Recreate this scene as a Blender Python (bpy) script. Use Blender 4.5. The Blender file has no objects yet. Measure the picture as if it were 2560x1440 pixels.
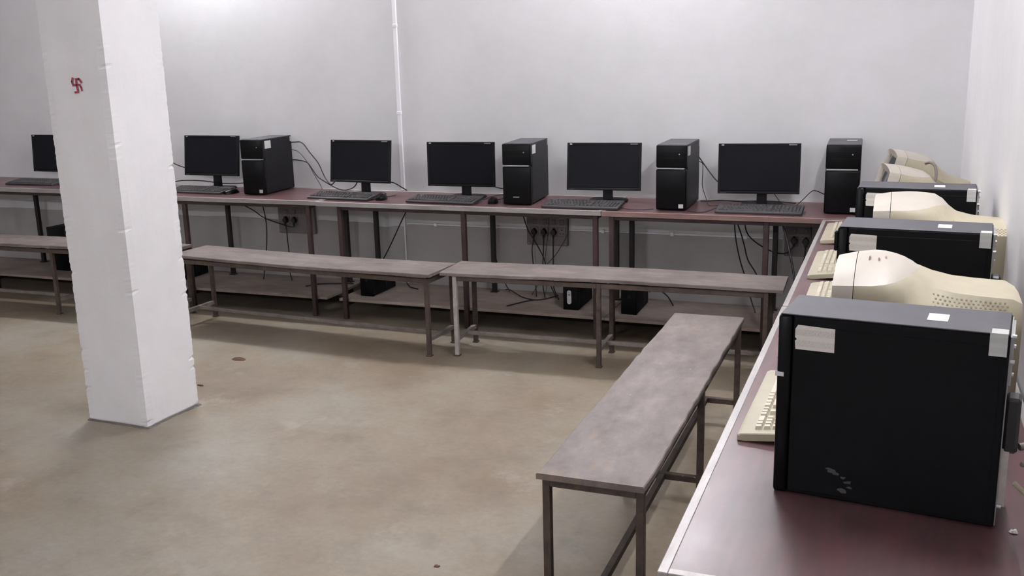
import bpy, bmesh, math, random
from mathutils import Matrix, Vector
random.seed(7)
S = bpy.context.scene
COL = S.collection

# ------------------------------------------------------------------ camera, world, exposure
F_PX = 2452.42
cam_d = bpy.data.cameras.new('camera'); cam = bpy.data.objects.new('camera', cam_d); COL.objects.link(cam)
cam_d.sensor_width = 36.0; cam_d.sensor_fit = 'HORIZONTAL'; cam_d.lens = F_PX / 2560 * 36.0
cam_d.clip_start = 0.05; cam_d.clip_end = 60
_r = Vector((0.9320127, 0.36154812, -0.02520475)); _u = Vector((-0.059745, 0.22186129, 0.97324617)); _w = Vector((-0.35746728, 0.90557194, -0.22837823))
m = Matrix.Identity(4)
for i in range(3):
    m[i][0] = _r[i]; m[i][1] = _u[i]; m[i][2] = -_w[i]
m.translation = Vector((-0.32686, -5.77777, 1.59054))
cam.matrix_world = m
S.camera = cam
S.view_settings.view_transform = 'Standard'; S.view_settings.look = 'None'
S.view_settings.gamma = 1.0; S.view_settings.use_curve_mapping = False
S.view_settings.exposure = 0.80
wd = bpy.data.worlds.new('world'); S.world = wd; wd.use_nodes = True
wd.node_tree.nodes['Background'].inputs[0].default_value = (0.5, 0.5, 0.52, 1)
wd.node_tree.nodes['Background'].inputs[1].default_value = 0.02
# the room's fluorescent tubes, then two added fill tubes: (centre, axis, strength); built as lamps further down
TUBES = [((-1.75, -0.16, 2.92), 'x', 150.0, 'long white tube light on the back wall, above the right half of the tables'),
         ((-4.75, -0.16, 2.92), 'x', 215.0, 'long white tube light on the back wall, above the left half of the tables'),
         ((-0.10, -2.9, 2.72), 'y', 185.0, 'long white tube light on the right wall above the old beige monitors'),
         ((-2.2, -7.90, 2.60), 'x', 150.0, 'added fill tube on the wall behind the photographer, right of two'),
         ((-6.2, -7.90, 2.60), 'x', 150.0, 'added fill tube on the wall behind the photographer, left of two')]  # both added behind the camera to brighten pillar front and under-table wall
TUBE_COL = (0.97, 0.965, 1.0)

# ------------------------------------------------------------------ materials
def lin(c):
    return tuple((v/12.92 if v <= .04045 else ((v+.055)/1.055)**2.4) for v in [x/255 for x in c])
def new_mat(name):
    mt = bpy.data.materials.new(name); mt.use_nodes = True
    nt = mt.node_tree; return mt, nt, nt.nodes['Principled BSDF']
def plain(name, c, rough=.5, metal=0, spec=.5, coat=0):
    mt, nt, b = new_mat(name)
    b.inputs['Base Color'].default_value = (*lin(c), 1); b.inputs['Roughness'].default_value = rough
    b.inputs['Metallic'].default_value = metal; b.inputs['Specular IOR Level'].default_value = spec
    b.inputs['Coat Weight'].default_value = coat
    return mt
def tex(nt, kind, scale, detail=6, rough=.6, vec=None, **kw):
    n = nt.nodes.new(kind)
    n.inputs['Scale'].default_value = scale
    if 'Detail' in n.inputs: n.inputs['Detail'].default_value = detail
    if 'Roughness' in n.inputs: n.inputs['Roughness'].default_value = rough
    if vec is not None: nt.links.new(vec, n.inputs['Vector'])
    for k, v in kw.items(): setattr(n, k, v)
    return n
def ramp(nt, src, stops):
    n = nt.nodes.new('ShaderNodeValToRGB'); e = n.color_ramp.elements
    while len(e) < len(stops): e.new(.5)
    for el, (p, c) in zip(e, stops):
        el.position = p; el.color = (*c, 1) if len(c) == 3 else c
    nt.links.new(src, n.inputs[0]); return n
def mixc(nt, fac, a, b, mode='MIX'):
    n = nt.nodes.new('ShaderNodeMix'); n.data_type = 'RGBA'; n.blend_type = mode
    for sock, v in ((n.inputs[0], fac), (n.inputs[6], a), (n.inputs[7], b)):
        if isinstance(v, (int, float)): sock.default_value = v
        elif isinstance(v, tuple): sock.default_value = (*v, 1) if len(v) == 3 else v
        else: nt.links.new(v, sock)
    return n.outputs[2]
def coords(nt, sc=(1, 1, 1), rot=(0, 0, 0), kind='Object', loc=(0, 0, 0)):
    t = nt.nodes.new('ShaderNodeTexCoord'); mp = nt.nodes.new('ShaderNodeMapping')
    mp.inputs['Scale'].default_value = sc; mp.inputs['Rotation'].default_value = rot; mp.inputs['Location'].default_value = loc
    nt.links.new(t.outputs[kind], mp.inputs['Vector']); return mp.outputs[0]
def bump(nt, b, h, strength, dist=.01):
    n = nt.nodes.new('ShaderNodeBump'); n.inputs['Strength'].default_value = strength; n.inputs['Distance'].default_value = dist
    nt.links.new(h, n.inputs['Height']); nt.links.new(n.outputs[0], b.inputs['Normal'])
def L(nt, a, b): nt.links.new(a, b)
def g(v): return (v, v, v)

def wall_mat(name, c0, c1, patch=1.3, relief=.22):
    mt, nt, b = new_mat(name); v = coords(nt)
    n1 = tex(nt, 'ShaderNodeTexNoise', patch, 5, .55, v); n2 = tex(nt, 'ShaderNodeTexNoise', 9, 6, .65, v)
    r1 = ramp(nt, n1.outputs[0], [(.3, lin(c0)), (.7, lin(c1))])
    r2 = ramp(nt, n2.outputs[0], [(.25, g(.94)), (.6, g(1))])
    c = mixc(nt, .6, r1.outputs[0], r2.outputs[0], 'MULTIPLY')
    # a few pale scuffs and plaster patches
    n4 = tex(nt, 'ShaderNodeTexNoise', 3.1, 8, .7, v); r4 = ramp(nt, n4.outputs[0], [(.66, g(0)), (.74, g(.5))])
    c = mixc(nt, r4.outputs[0], c, lin((240, 239, 241)))
    L(nt, c, b.inputs['Base Color']); b.inputs['Roughness'].default_value = .75; b.inputs['Specular IOR Level'].default_value = .25
    n3 = tex(nt, 'ShaderNodeTexNoise', 55, 5, .7, v); a = nt.nodes.new('ShaderNodeMath'); a.operation = 'ADD'
    L(nt, n3.outputs[0], a.inputs[0]); L(nt, n2.outputs[0], a.inputs[1]); bump(nt, b, a.outputs[0], relief, .006)
    return mt
M = {}
M['wall'] = wall_mat('white_plaster', (212, 212, 213), (224, 223, 225), relief=.12)
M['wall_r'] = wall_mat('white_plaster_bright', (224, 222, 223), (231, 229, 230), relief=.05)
M['pillar'] = wall_mat('white_pillar_paint', (222, 220, 221), (230, 228, 229), 2.5, relief=.15)
M['dado'] = wall_mat('grey_cement_band', (166, 162, 161), (178, 174, 173), 2.2)
M['board_wall'] = wall_mat('dull_board_panel', (120, 110, 112), (138, 128, 130), 6)
M['ceiling'] = plain('ceiling_white', (222, 222, 223), .8)

def floor_mat():
    mt, nt, b = new_mat('stained_concrete'); v = coords(nt)
    n1 = tex(nt, 'ShaderNodeTexNoise', .9, 7, .6, v); n2 = tex(nt, 'ShaderNodeTexNoise', 4.5, 8, .7, v, ); n3 = tex(nt, 'ShaderNodeTexNoise', 38, 4, .7, v)
    c = ramp(nt, n1.outputs[0], [(.32, lin((114, 98, 80))), (.5, lin((134, 122, 106))), (.68, lin((146, 140, 130)))]).outputs[0]
    d = ramp(nt, n2.outputs[0], [(.3, g(.66)), (.5, g(.96)), (.7, g(1.0))]).outputs[0]
    c = mixc(nt, .75, c, d, 'MULTIPLY')
    e = ramp(nt, n3.outputs[0], [(.32, g(.8)), (.62, g(1))]).outputs[0]
    c = mixc(nt, .55, c, e, 'MULTIPLY')
    n5 = tex(nt, 'ShaderNodeTexNoise', 2.3, 6, .75, coords(nt, (1, 1, 1), loc=(4, 2, 0)))
    c = mixc(nt, ramp(nt, n5.outputs[0], [(.58, g(0)), (.72, g(.45))]).outputs[0], c, lin((162, 156, 149)))
    n6 = tex(nt, 'ShaderNodeTexVoronoi', 1.6, vec=coords(nt, (1, 1, 1), loc=(1, 7, 0)))
    c = mixc(nt, ramp(nt, n6.outputs['Distance'], [(.0, g(.5)), (.12, g(.0))]).outputs[0], c, lin((98, 86, 74)))
    L(nt, c, b.inputs['Base Color'])
    L(nt, ramp(nt, n2.outputs[0], [(.3, g(.5)), (.7, g(.68))]).outputs[0], b.inputs['Roughness'])
    b.inputs['Specular IOR Level'].default_value = .35
    bump(nt, b, n2.outputs[0], .15, .006)
    return mt
M['floor'] = floor_mat()

def laminate():
    mt, nt, b = new_mat('maroon_laminate'); v = coords(nt, (1.2, 9, 9), kind='Object')
    n1 = tex(nt, 'ShaderNodeTexNoise', 5, 6, .6, v); n2 = tex(nt, 'ShaderNodeTexNoise', 2.4, 6, .6, coords(nt)); n3 = tex(nt, 'ShaderNodeTexNoise', 3.5, 7, .65, coords(nt, (1, 2.0, 1)))
    c = ramp(nt, n1.outputs[0], [(.3, lin((52, 17, 20))), (.7, lin((82, 32, 35)))]).outputs[0]
    dust = ramp(nt, n2.outputs[0], [(.3, g(.10)), (.75, g(.32))]).outputs[0]
    c = mixc(nt, dust, c, lin((132, 122, 123)))
    L(nt, c, b.inputs['Base Color'])
    r = ramp(nt, n3.outputs[0], [(.3, g(.31)), (.75, g(.39))]).outputs[0]
    L(nt, r, b.inputs['Roughness']); b.inputs['IOR'].default_value = 1.55
    return mt
M['laminate'] = laminate()
def alu():
    mt, nt, b = new_mat('aluminium_edging'); n = tex(nt, 'ShaderNodeTexNoise', 30, 5, .7, coords(nt, (.2, 1, 1)))
    L(nt, ramp(nt, n.outputs[0], [(.3, lin((142, 137, 135))), (.7, lin((172, 167, 164)))]).outputs[0], b.inputs['Base Color'])
    b.inputs['Metallic'].default_value = .35; b.inputs['Roughness'].default_value = .42; return mt
M['alu'] = alu()
def wood_edge():
    mt, nt, b = new_mat('pinkish_wood_edging'); n = tex(nt, 'ShaderNodeTexNoise', 12, 5, .7, coords(nt, (.3, 1, 1)))
    L(nt, ramp(nt, n.outputs[0], [(.3, lin((104, 80, 77))), (.7, lin((136, 110, 104)))]).outputs[0], b.inputs['Base Color'])
    b.inputs['Roughness'].default_value = .45; return mt
M['wood_edge'] = wood_edge()
def steel(name, a, b_, rough=.55):
    mt, nt, b = new_mat(name); n = tex(nt, 'ShaderNodeTexNoise', 14, 6, .7, coords(nt))
    L(nt, ramp(nt, n.outputs[0], [(.35, lin(a)), (.65, lin(b_))]).outputs[0], b.inputs['Base Color'])
    b.inputs['Roughness'].default_value = rough; b.inputs['Specular IOR Level'].default_value = .4; return mt
M['brown_steel'] = steel('brown_painted_steel', (50, 35, 34), (68, 50, 48))
M['dark_steel'] = steel('black_painted_steel', (24, 18, 19), (36, 28, 29))
M['dusty_steel'] = steel('dusty_grey_steel', (104, 96, 91), (128, 119, 113), .7)
M['rust_steel'] = steel('rusty_brown_steel', (54, 44, 39), (82, 69, 61), .7)
M['pale_steel'] = steel('pale_worn_steel', (138, 132, 128), (164, 158, 152), .7)
def bench_wood():
    mt, nt, b = new_mat('worn_grey_plank')
    n1 = tex(nt, 'ShaderNodeTexNoise', 6, 8, .7, coords(nt, (.7, 1.4, 1))); n2 = tex(nt, 'ShaderNodeTexNoise', 4, 7, .7, coords(nt, (.8, 1.3, 1), loc=(3, 1, 0)))
    n3 = tex(nt, 'ShaderNodeTexNoise', 24, 6, .75, coords(nt, (.5, 1, 1), loc=(0, 5, 0)))
    c = ramp(nt, n1.outputs[0], [(.3, lin((92, 82, 77))), (.55, lin((116, 107, 103))), (.75, lin((134, 125, 121)))]).outputs[0]
    c = mixc(nt, .8, c, ramp(nt, n2.outputs[0], [(.3, g(.62)), (.5, g(1))]).outputs[0], 'MULTIPLY')
    c = mixc(nt, ramp(nt, n3.outputs[0], [(.66, g(0)), (.74, g(.7))]).outputs[0], c, lin((182, 172, 158)))
    n4 = tex(nt, 'ShaderNodeTexNoise', 3.4, 6, .6, coords(nt, (.7, 1.6, 1), loc=(8, 3, 0)))
    c = mixc(nt, ramp(nt, n4.outputs[0], [(.57, g(0)), (.67, g(.4))]).outputs[0], c, lin((134, 108, 82)))
    L(nt, c, b.inputs['Base Color']); b.inputs['Roughness'].default_value = .6; b.inputs['Specular IOR Level'].default_value = .35
    bump(nt, b, n3.outputs[0], .2, .003); return mt
M['plank'] = bench_wood()
def shelf_board():
    mt, nt, b = new_mat('dusty_shelf_board'); n = tex(nt, 'ShaderNodeTexNoise', 5, 8, .7, coords(nt, (.7, 1.4, 1)))
    L(nt, ramp(nt, n.outputs[0], [(.3, lin((128, 112, 104))), (.7, lin((166, 154, 146)))]).outputs[0], b.inputs['Base Color'])
    b.inputs['Roughness'].default_value = .7; return mt
M['shelf'] = shelf_board()
def black_case(name, c, dust, rough=.45, amount=(.0, .25), spec=.4):
    mt, nt, b = new_mat(name); n = tex(nt, 'ShaderNodeTexNoise', 9, 7, .7, coords(nt))
    f = ramp(nt, n.outputs[0], [(.35, g(amount[0])), (.75, g(amount[1]))]).outputs[0]
    L(nt, mixc(nt, f, lin(c), lin(dust)), b.inputs['Base Color']); b.inputs['Roughness'].default_value = rough
    b.inputs['Specular IOR Level'].default_value = spec; return mt
M['case'] = black_case('black_steel_case', (22, 21, 25), (46, 44, 49), spec=.18)
M['case_grey'] = black_case('grey_lit_top_and_marks', (54, 53, 58), (92, 90, 95), .5, (.15, .6), .3)  # tower tops greyer, with light from above painted in; also scuffs and print
M['old_case'] = black_case('old_black_case', (8, 8, 10), (20, 20, 24), .6, (0, .15), .12)
M['old_top'] = black_case('old_case_lit_top', (56, 55, 60), (76, 74, 79), .5, (.1, .7), .3)  # light falling on the old towers' tops is put into this greyer colour
M['gloss'] = black_case('glossy_black_front', (7, 7, 9), (18, 17, 21), .34, (0, .15), .14)
M['bezel'] = black_case('black_monitor_plastic', (13, 13, 16), (26, 26, 31), .5, (0, .2), .2)
M['screen'] = black_case('dark_matte_screen', (14, 14, 20), (20, 20, 27), .5, (0, .5), .13)
M['key_black'] = black_case('dusty_black_keys', (46, 44, 46), (88, 84, 84), .5, (.1, .6))
M['kb_black'] = black_case('black_keyboard_body', (34, 32, 35), (70, 66, 68), .5, (.1, .5))
M['silver'] = plain('silver_strip', (186, 186, 192), .3, .6)
M['cable'] = plain('black_rubber_cable', (24, 22, 24), .5)
M['cable_grey'] = plain('grey_cable', (112, 104, 98), .55)
M['plug'] = plain('black_plug_plastic', (20, 17, 19), .4)
M['white_plastic'] = plain('white_plastic', (242, 240, 244), .45)
M['paper'] = plain('white_paper_label', (200, 198, 198), .7)
M['dark_hole'] = plain('dark_hole', (14, 13, 14), .7)
M['red_paint'] = steel('red_hand_paint', (136, 44, 58), (158, 62, 74), .7)
M['leaf'] = steel('brown_dry_leaf', (70, 50, 38), (100, 76, 58), .8)
M['debris'] = steel('brown_crumbs', (90, 74, 60), (120, 100, 84), .8)
M['shade_rim'] = steel('grey_base_shade', (88, 83, 79), (108, 102, 97), .8)  # colour of the shadow line painted round the pillar foot
M['galv'] = plain('galvanised_metal', (158, 158, 158), .4, .5)
def beige(name, a, b_, rough=.5):
    mt, nt, b = new_mat(name); n = tex(nt, 'ShaderNodeTexNoise', 6, 6, .65, coords(nt))
    L(nt, ramp(nt, n.outputs[0], [(.3, lin(a)), (.7, lin(b_))]).outputs[0], b.inputs['Base Color'])
    b.inputs['Roughness'].default_value = rough; return mt
M['beige'] = beige('yellowed_beige_plastic', (150, 142, 122), (168, 160, 138))
M['beige_lit'] = beige('lit_beige_plastic', (158, 151, 140), (170, 163, 152))  # crown and bezel made paler than the shell: overhead light put into the colour
M['key_white'] = beige('cream_key_plastic', (180, 172, 154), (194, 186, 168), .45)
M['crt_glass'] = plain('grey_picture_tube', (84, 84, 84), .12)
def label_mat(name, base, ink):
    mt, nt, b = new_mat(name); v = coords(nt, kind='Generated')
    s = nt.nodes.new('ShaderNodeSeparateXYZ'); L(nt, v, s.inputs[0])
    w = tex(nt, 'ShaderNodeTexNoise', 7, 5, .7, coords(nt, (3, 3, 5), kind='Generated'))
    zb = ramp(nt, s.outputs[2], [(.10, g(0)), (.16, g(.8)), (.36, g(.8)), (.42, g(0)), (.55, g(0)), (.6, g(1)), (.8, g(1)), (.86, g(0))]).outputs[0]
    wb = ramp(nt, w.outputs[0], [(.42, g(0)), (.6, g(.7))]).outputs[0]
    f = mixc(nt, 1.0, zb, wb, 'MULTIPLY')
    L(nt, mixc(nt, f, lin(base), lin(ink)), b.inputs['Base Color']); b.inputs['Roughness'].default_value = .6; return mt
M['label'] = label_mat('printed_label', (204, 199, 192), (158, 152, 146))
M['seal'] = label_mat('silver_grey_seal', (176, 176, 174), (150, 150, 148))
def emit(name, c, s):
    mt, nt, b = new_mat(name); b.inputs['Emission Color'].default_value = (*c, 1); b.inputs['Emission Strength'].default_value = s
    b.inputs['Base Color'].default_value = (.9, .9, .9, 1); return mt

# ------------------------------------------------------------------ mesh helpers
def bx(bm, x0, x1, y0, y1, z0, z1, bev=0, seg=1, mat=None):
    t = bmesh.new(); bmesh.ops.create_cube(t, size=1)
    bmesh.ops.scale(t, vec=(x1-x0, y1-y0, z1-z0), verts=t.verts)
    bmesh.ops.translate(t, vec=((x0+x1)/2, (y0+y1)/2, (z0+z1)/2), verts=t.verts)
    if bev: bmesh.ops.bevel(t, geom=list(t.edges), offset=bev, segments=seg, affect='EDGES', profile=.5)
    if mat is not None: bmesh.ops.transform(t, matrix=mat, verts=t.verts)
    me = bpy.data.meshes.new('tmp'); t.to_mesh(me); t.free(); bm.from_mesh(me); bpy.data.meshes.remove(me)
    return bm
def B(*a, **k): return bx(bmesh.new(), *a, **k)
def cyl(bm, p0, p1, r0, r1=None, n=14):
    r1 = r0 if r1 is None else r1
    p0, p1 = Vector(p0), Vector(p1); d = (p1-p0)
    q = d.to_track_quat('Z', 'Y').to_matrix().to_4x4(); q.translation = (p0+p1)/2
    bmesh.ops.create_cone(bm, cap_ends=True, segments=n, radius1=r0, radius2=r1, depth=d.length, matrix=q)
    return bm
def smooth_path(pts, n=6):
    P = [Vector(p) for p in pts]; out = []
    Q = [P[0]*2-P[1]] + P + [P[-1]*2-P[-2]]
    for i in range(1, len(Q)-2):
        a, b, c, d = Q[i-1:i+3]
        for k in range(n):
            t = k/n
            out.append(.5*((2*b)+(c-a)*t+(2*a-5*b+4*c-d)*t*t+(3*b-a-3*c+d)*t**3))
    out.append(P[-1]); return out
def tube(bm, pts, r, n=7):
    pts = smooth_path(pts); rings = []
    for i, p in enumerate(pts):
        d = (pts[min(i+1, len(pts)-1)]-pts[max(i-1, 0)]).normalized()
        a = d.orthogonal() if i == 0 else (pa - d*pa.dot(d))
        a.normalize(); pa = a; b = d.cross(a)
        rings.append([bm.verts.new(p+(a*math.cos(k*2*math.pi/n)+b*math.sin(k*2*math.pi/n))*r) for k in range(n)])
    for A, C in zip(rings, rings[1:]):
        for k in range(n): bm.faces.new((A[k], A[(k+1) % n], C[(k+1) % n], C[k]))
    bm.faces.new(rings[0][::-1]); bm.faces.new(rings[-1]); return bm
def loft(bm, secs, caps=True):
    rings = [[bm.verts.new(p) for p in s] for s in secs]; n = len(rings[0])
    for A, C in zip(rings, rings[1:]):
        for k in range(n): bm.faces.new((A[k], A[(k+1) % n], C[(k+1) % n], C[k]))
    if caps: bm.faces.new(rings[0][::-1]); bm.faces.new(rings[-1])
    return bm
def prism(bm, poly, axis, a, b):
    """extrude a 2D polygon along an axis ('x','y','z') from a to b"""
    def P(u, v, t): return {'x': (t, u, v), 'y': (u, t, v), 'z': (u, v, t)}[axis]
    return loft(bm, [[P(u, v, a) for u, v in poly], [P(u, v, b) for u, v in poly]])
def to_mesh(name, bm, mat, smooth=None):
    bmesh.ops.recalc_face_normals(bm, faces=bm.faces)
    if smooth is not None:
        ang = math.radians(smooth)
        for f in bm.faces: f.smooth = True
        for e in bm.edges:
            if len(e.link_faces) == 2 and e.calc_face_angle(0) > ang: e.smooth = False
    me = bpy.data.meshes.new(name); bm.to_mesh(me); bm.free(); me.materials.append(M[mat] if isinstance(mat, str) else mat)
    return me
def obj(name, bm, mat, parent=None, smooth=None):
    me = bm if isinstance(bm, bpy.types.Mesh) else to_mesh(name, bm, mat, smooth)
    o = bpy.data.objects.new(name, me); COL.objects.link(o)
    if parent is not None: o.parent = parent
    return o
def tag(o, label, cat, group=None):
    o['label'] = label; o['category'] = cat
    if group: o['group'] = group
    return o
def thing(name, label, cat, loc=(0, 0, 0), rz=0, group=None, rx=0):
    o = bpy.data.objects.new(name, None); COL.objects.link(o); o.empty_display_size = .1
    o.location = loc; o.rotation_euler = (rx, 0, rz); return tag(o, label, cat, group)
def struct(name, bm, mat, parent=None):
    o = obj(name, bm, mat, parent); o['kind'] = 'structure'; return o
R = math.radians

# ------------------------------------------------------------------ the room
X0, Y0, ZC = -9.2, -8.0, 3.15
struct('floor', B(X0-.1, .1, Y0-.1, .1, -.1, 0), 'floor')
struct('ceiling', B(X0-.1, .1, Y0-.1, .1, ZC, ZC+.1), 'ceiling')
struct('wall_back', B(X0-.1, .1, 0, .1, 0, ZC), 'wall')
struct('wall_right', B(0, .1, Y0, 0, 0, ZC), 'wall_r')
struct('wall_left', B(X0-.1, X0, Y0, 0, 0, ZC), 'wall')
struct('wall_front', B(X0, 0, Y0-.1, Y0, 0, ZC), 'wall')
# bare cement band along the foot of the back wall, broken upper lip
def dado():
    bm = bmesh.new(); xs = []; x = X0
    while x < 0: xs.append(x); x += .06
    xs.append(0.0)
    def top(x):
        z = .528 + .003*math.sin(x*9)+random.uniform(-.002, .002)
        if -3.62 < x < -3.36: z -= .018+random.uniform(0, .01)
        if x > -.885: z = .70
        return z
    tops = [top(x) for x in xs]
    fr = [[bm.verts.new((x, -.006, z)) for x, z in zip(xs, tops)], [bm.verts.new((x, -.006, 0)) for x in xs], [bm.verts.new((x, 0, z)) for x, z in zip(xs, tops)]]
    for i in range(len(xs)-1):
        bm.faces.new((fr[1][i], fr[1][i+1], fr[0][i+1], fr[0][i])); bm.faces.new((fr[0][i], fr[0][i+1], fr[2][i+1], fr[2][i]))
    return bm
struct('trim_1', dado(), 'dado')

# plastered pillar with uneven edges and a hand painted red mark
def pillar():
    bm = bmesh.new(); c = [(-3.757, -2.488), (-3.408, -2.497), (-3.394, -2.160), (-3.742, -2.150)]
    rows = []; nz = 260; per = 8
    rnd = random.Random(3); jag = [[rnd.uniform(-1, 1) for _ in range(4)] for _ in range(nz+1)]
    for k in range(nz+1):
        z = ZC*k/nz; row = []
        for i in range(4):
            a, b = Vector(c[i]), Vector(c[(i+1) % 4])
            for j in range(per):
                t = j/per; q = a.lerp(b, t)
                cen = Vector((-3.575, -2.325)); out = (q-cen).normalized()
                d = (.0016*jag[k][i] - .003 - (.007 if abs(jag[k][(i+1) % 4]) > .96 else 0)) if j == 0 else .0015*math.sin(z*5+i*2+j)
                if z < .05 and k == 0: d -= .006
                row.append(bm.verts.new((*(q+out*d), z)))
        rows.append(row)
    n = 4*per
    for A, C in zip(rows, rows[1:]):
        for k in range(n): bm.faces.new((A[k], A[(k+1) % n], C[(k+1) % n], C[k]))
    return bm
pl = thing('pillar', 'square white plastered pillar with a small red mark standing on the concrete floor', 'pillar', (0, 0, 0))
obj('shaft', pillar(), 'pillar', pl)
def stroke(bm, pts, w, y):
    for (a, b) in zip(pts, pts[1:]):
        a, b = Vector(a), Vector(b); d = (b-a).normalized(); nn = Vector((-d.y, d.x))*w/2
        q = [a-nn-d*w*.3, b-nn+d*w*.3, b+nn+d*w*.3, a+nn-d*w*.3]
        loft(bm, [[(p.x, y, p.y) for p in q], [(p.x, y-.0006, p.y) for p in q]])
mk = bmesh.new(); cx, cz, yy = -3.576, 1.524, -2.4962
def mp(u, v): return (cx+(u-620)*1.2e-4, cz-(v-760)*9.3e-5)
stroke(mk, [mp(600, 480), mp(610, 760), mp(635, 1060)], .0085, yy)
stroke(mk, [mp(450, 750), mp(610, 750), mp(760, 745)], .0085, yy-.0002)
stroke(mk, [mp(595, 500), mp(740, 480), mp(840, 640)], .0085, yy-.0004)
stroke(mk, [mp(745, 750), mp(800, 860), mp(815, 1000)], .0075, yy-.0003)
stroke(mk, [mp(635, 1060), mp(500, 1080)], .0085, yy-.0003)
stroke(mk, [mp(455, 780), mp(410, 600), mp(465, 430)], .0075, yy-.0003)
pm = obj('painted_mark', mk, 'red_paint', pl); pm['label'] = 'small red hand painted swastika blessing mark'
# strip modelled for the dark shadow line at the pillar's foot
gp = bmesh.new()
for (a, b, k) in [((-3.76, -2.49), (-3.408, -2.5), .008), ((-3.408, -2.5), (-3.39, -2.16), .014)]:
    pts = []; n = 14
    for i in range(n+1):
        q = Vector(a).lerp(Vector(b), i/n); pts.append(q)
    d = (Vector(b)-Vector(a)).normalized(); nn = Vector((d.y, -d.x))
    for p, q in zip(pts, pts[1:]):
        w = random.uniform(.003, k)
        loft(gp, [[(*(p-nn*.006), 0), (*(q-nn*.006), 0), (*(q+nn*w), 0), (*(p+nn*w), 0)], [(*(p-nn*.006), .006), (*(q-nn*.006), .006), (*(q+nn*w*.6), .004), (*(p+nn*w*.6), .004)]])
obj('base_shade', gp, 'shade_rim', pl)

# ------------------------------------------------------------------ tube lamps (out of frame, two of them added as fill)
for c, ax, st, lab in TUBES:
    t = thing('tube_light', lab, 'light', c, 0 if ax == 'x' else R(90), None)
    s = 1 if (c[1] > -1 or ax == 'y') else -1          # side the wall is on (+Y local or -Y)
    if ax == 'y': s = -1
    wd_ = .098 if ax == 'y' or c[1] < -1 else .158
    obj('batten', B(-.62, .62, min(.035*s, wd_*s), max(.035*s, wd_*s), -.03, .03, bev=.006), 'white_plastic', t)
    for e in (-1, 1): obj('tube_holder', B(e*.605-.012, e*.605+.012, -.025 if s > 0 else -.06, .06 if s > 0 else .025, -.022, .022, bev=.004), 'white_plastic', t)
    bm = bmesh.new(); cyl(bm, (-.593, 0, 0), (.593, 0, 0), .016, n=16)
    obj('tube', bm, emit('lit_tube', TUBE_COL, st), t, 40)

# ------------------------------------------------------------------ wall wiring
cd = thing('wall_conduit', 'white vertical cable casing running up the back wall', 'conduit', (-3.361, 0, 0))
obj('casing', B(-.013, .013, -.014, -.0005, .756, ZC, bev=.002), 'white_plastic', cd)
obj('lower_casing', B(-.005, .005, -.016, -.0065, .0, .72, bev=.002), 'white_plastic', cd)
for z in (1.25, 1.8, 2.35): obj('joint_clip', B(-.016, .016, -.016, -.0005, z, z+.02, bev=.002), 'white_plastic', cd)
for lab, xa, xb in (('thin white horizontal pipe on the wall between vertical casing and three-plug board', -3.345, -2.49), ('thin white horizontal pipe on the wall right of the three-plug board', -2.205, -.91)):
    hp = thing('wall_pipe', lab, 'pipe', (xa, -.012, .534))
    bm = bmesh.new(); cyl(bm, (0, 0, 0), (xb-xa, 0, 0), .0055, n=10); obj('pipe_run', bm, 'white_plastic', hp, 40)
    n = 3 if xb > -2 else 2
    for i in range(n):
        x = (i+.5)*(xb-xa)/n; obj('pipe_clip', B(x-.012, x+.012, -.010, .012, -.011, .011, bev=.003), 'white_plastic', hp)

def switchboard(x0, x1, z0, z1, lab, sockets, groove=False):
    t = thing('switchboard', lab, 'switchboard', ((x0+x1)/2, 0, z0)); w = (x1-x0)/2; h = z1-z0
    obj('panel', B(-w, w, -.030, -.0065, 0, h, bev=.003), 'board_wall', t)
    for sx in sockets:
        x = sx-(x0+x1)/2
        s = obj('socket', B(x-.026, x+.026, -.0335, -.0295, .06, .118, bev=.004), 'board_wall', t)
        for dx, dz, r in ((0, .102, .0045), (-.011, .078, .0035), (.011, .078, .0035)):
            bm = bmesh.new(); cyl(bm, (x+dx, -.0342, dz), (x+dx, -.033, dz), r, n=10); obj('pin_hole', bm, 'dark_hole', s)
        if abs(h) > .17:
            sw = obj('switch', B(x-.012, x+.012, -.036, -.0295, .135, .165, bev=.003), 'board_wall', t)
    for ex in (-w+.012, w-.012):
        for ez in (.012, h-.012):
            bm = bmesh.new(); cyl(bm, (ex, -.0315, ez), (ex, -.0295, ez), .004, n=8); obj('screw', bm, 'galv', t)
    return t
switchboard(-4.345, -4.05, .435, .66, 'dull wall board with two black plugs under the back tables', [-4.275, -4.209])
switchboard(-2.485, -2.215, .432, .665, 'dull wall board with three black plugs and one empty socket', [-2.431, -2.367, -2.303, -2.25])
switchboard(-.90, -.60, .435, .66, 'dull wall board with two black plugs in the right corner', [-.848, -.783])

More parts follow.
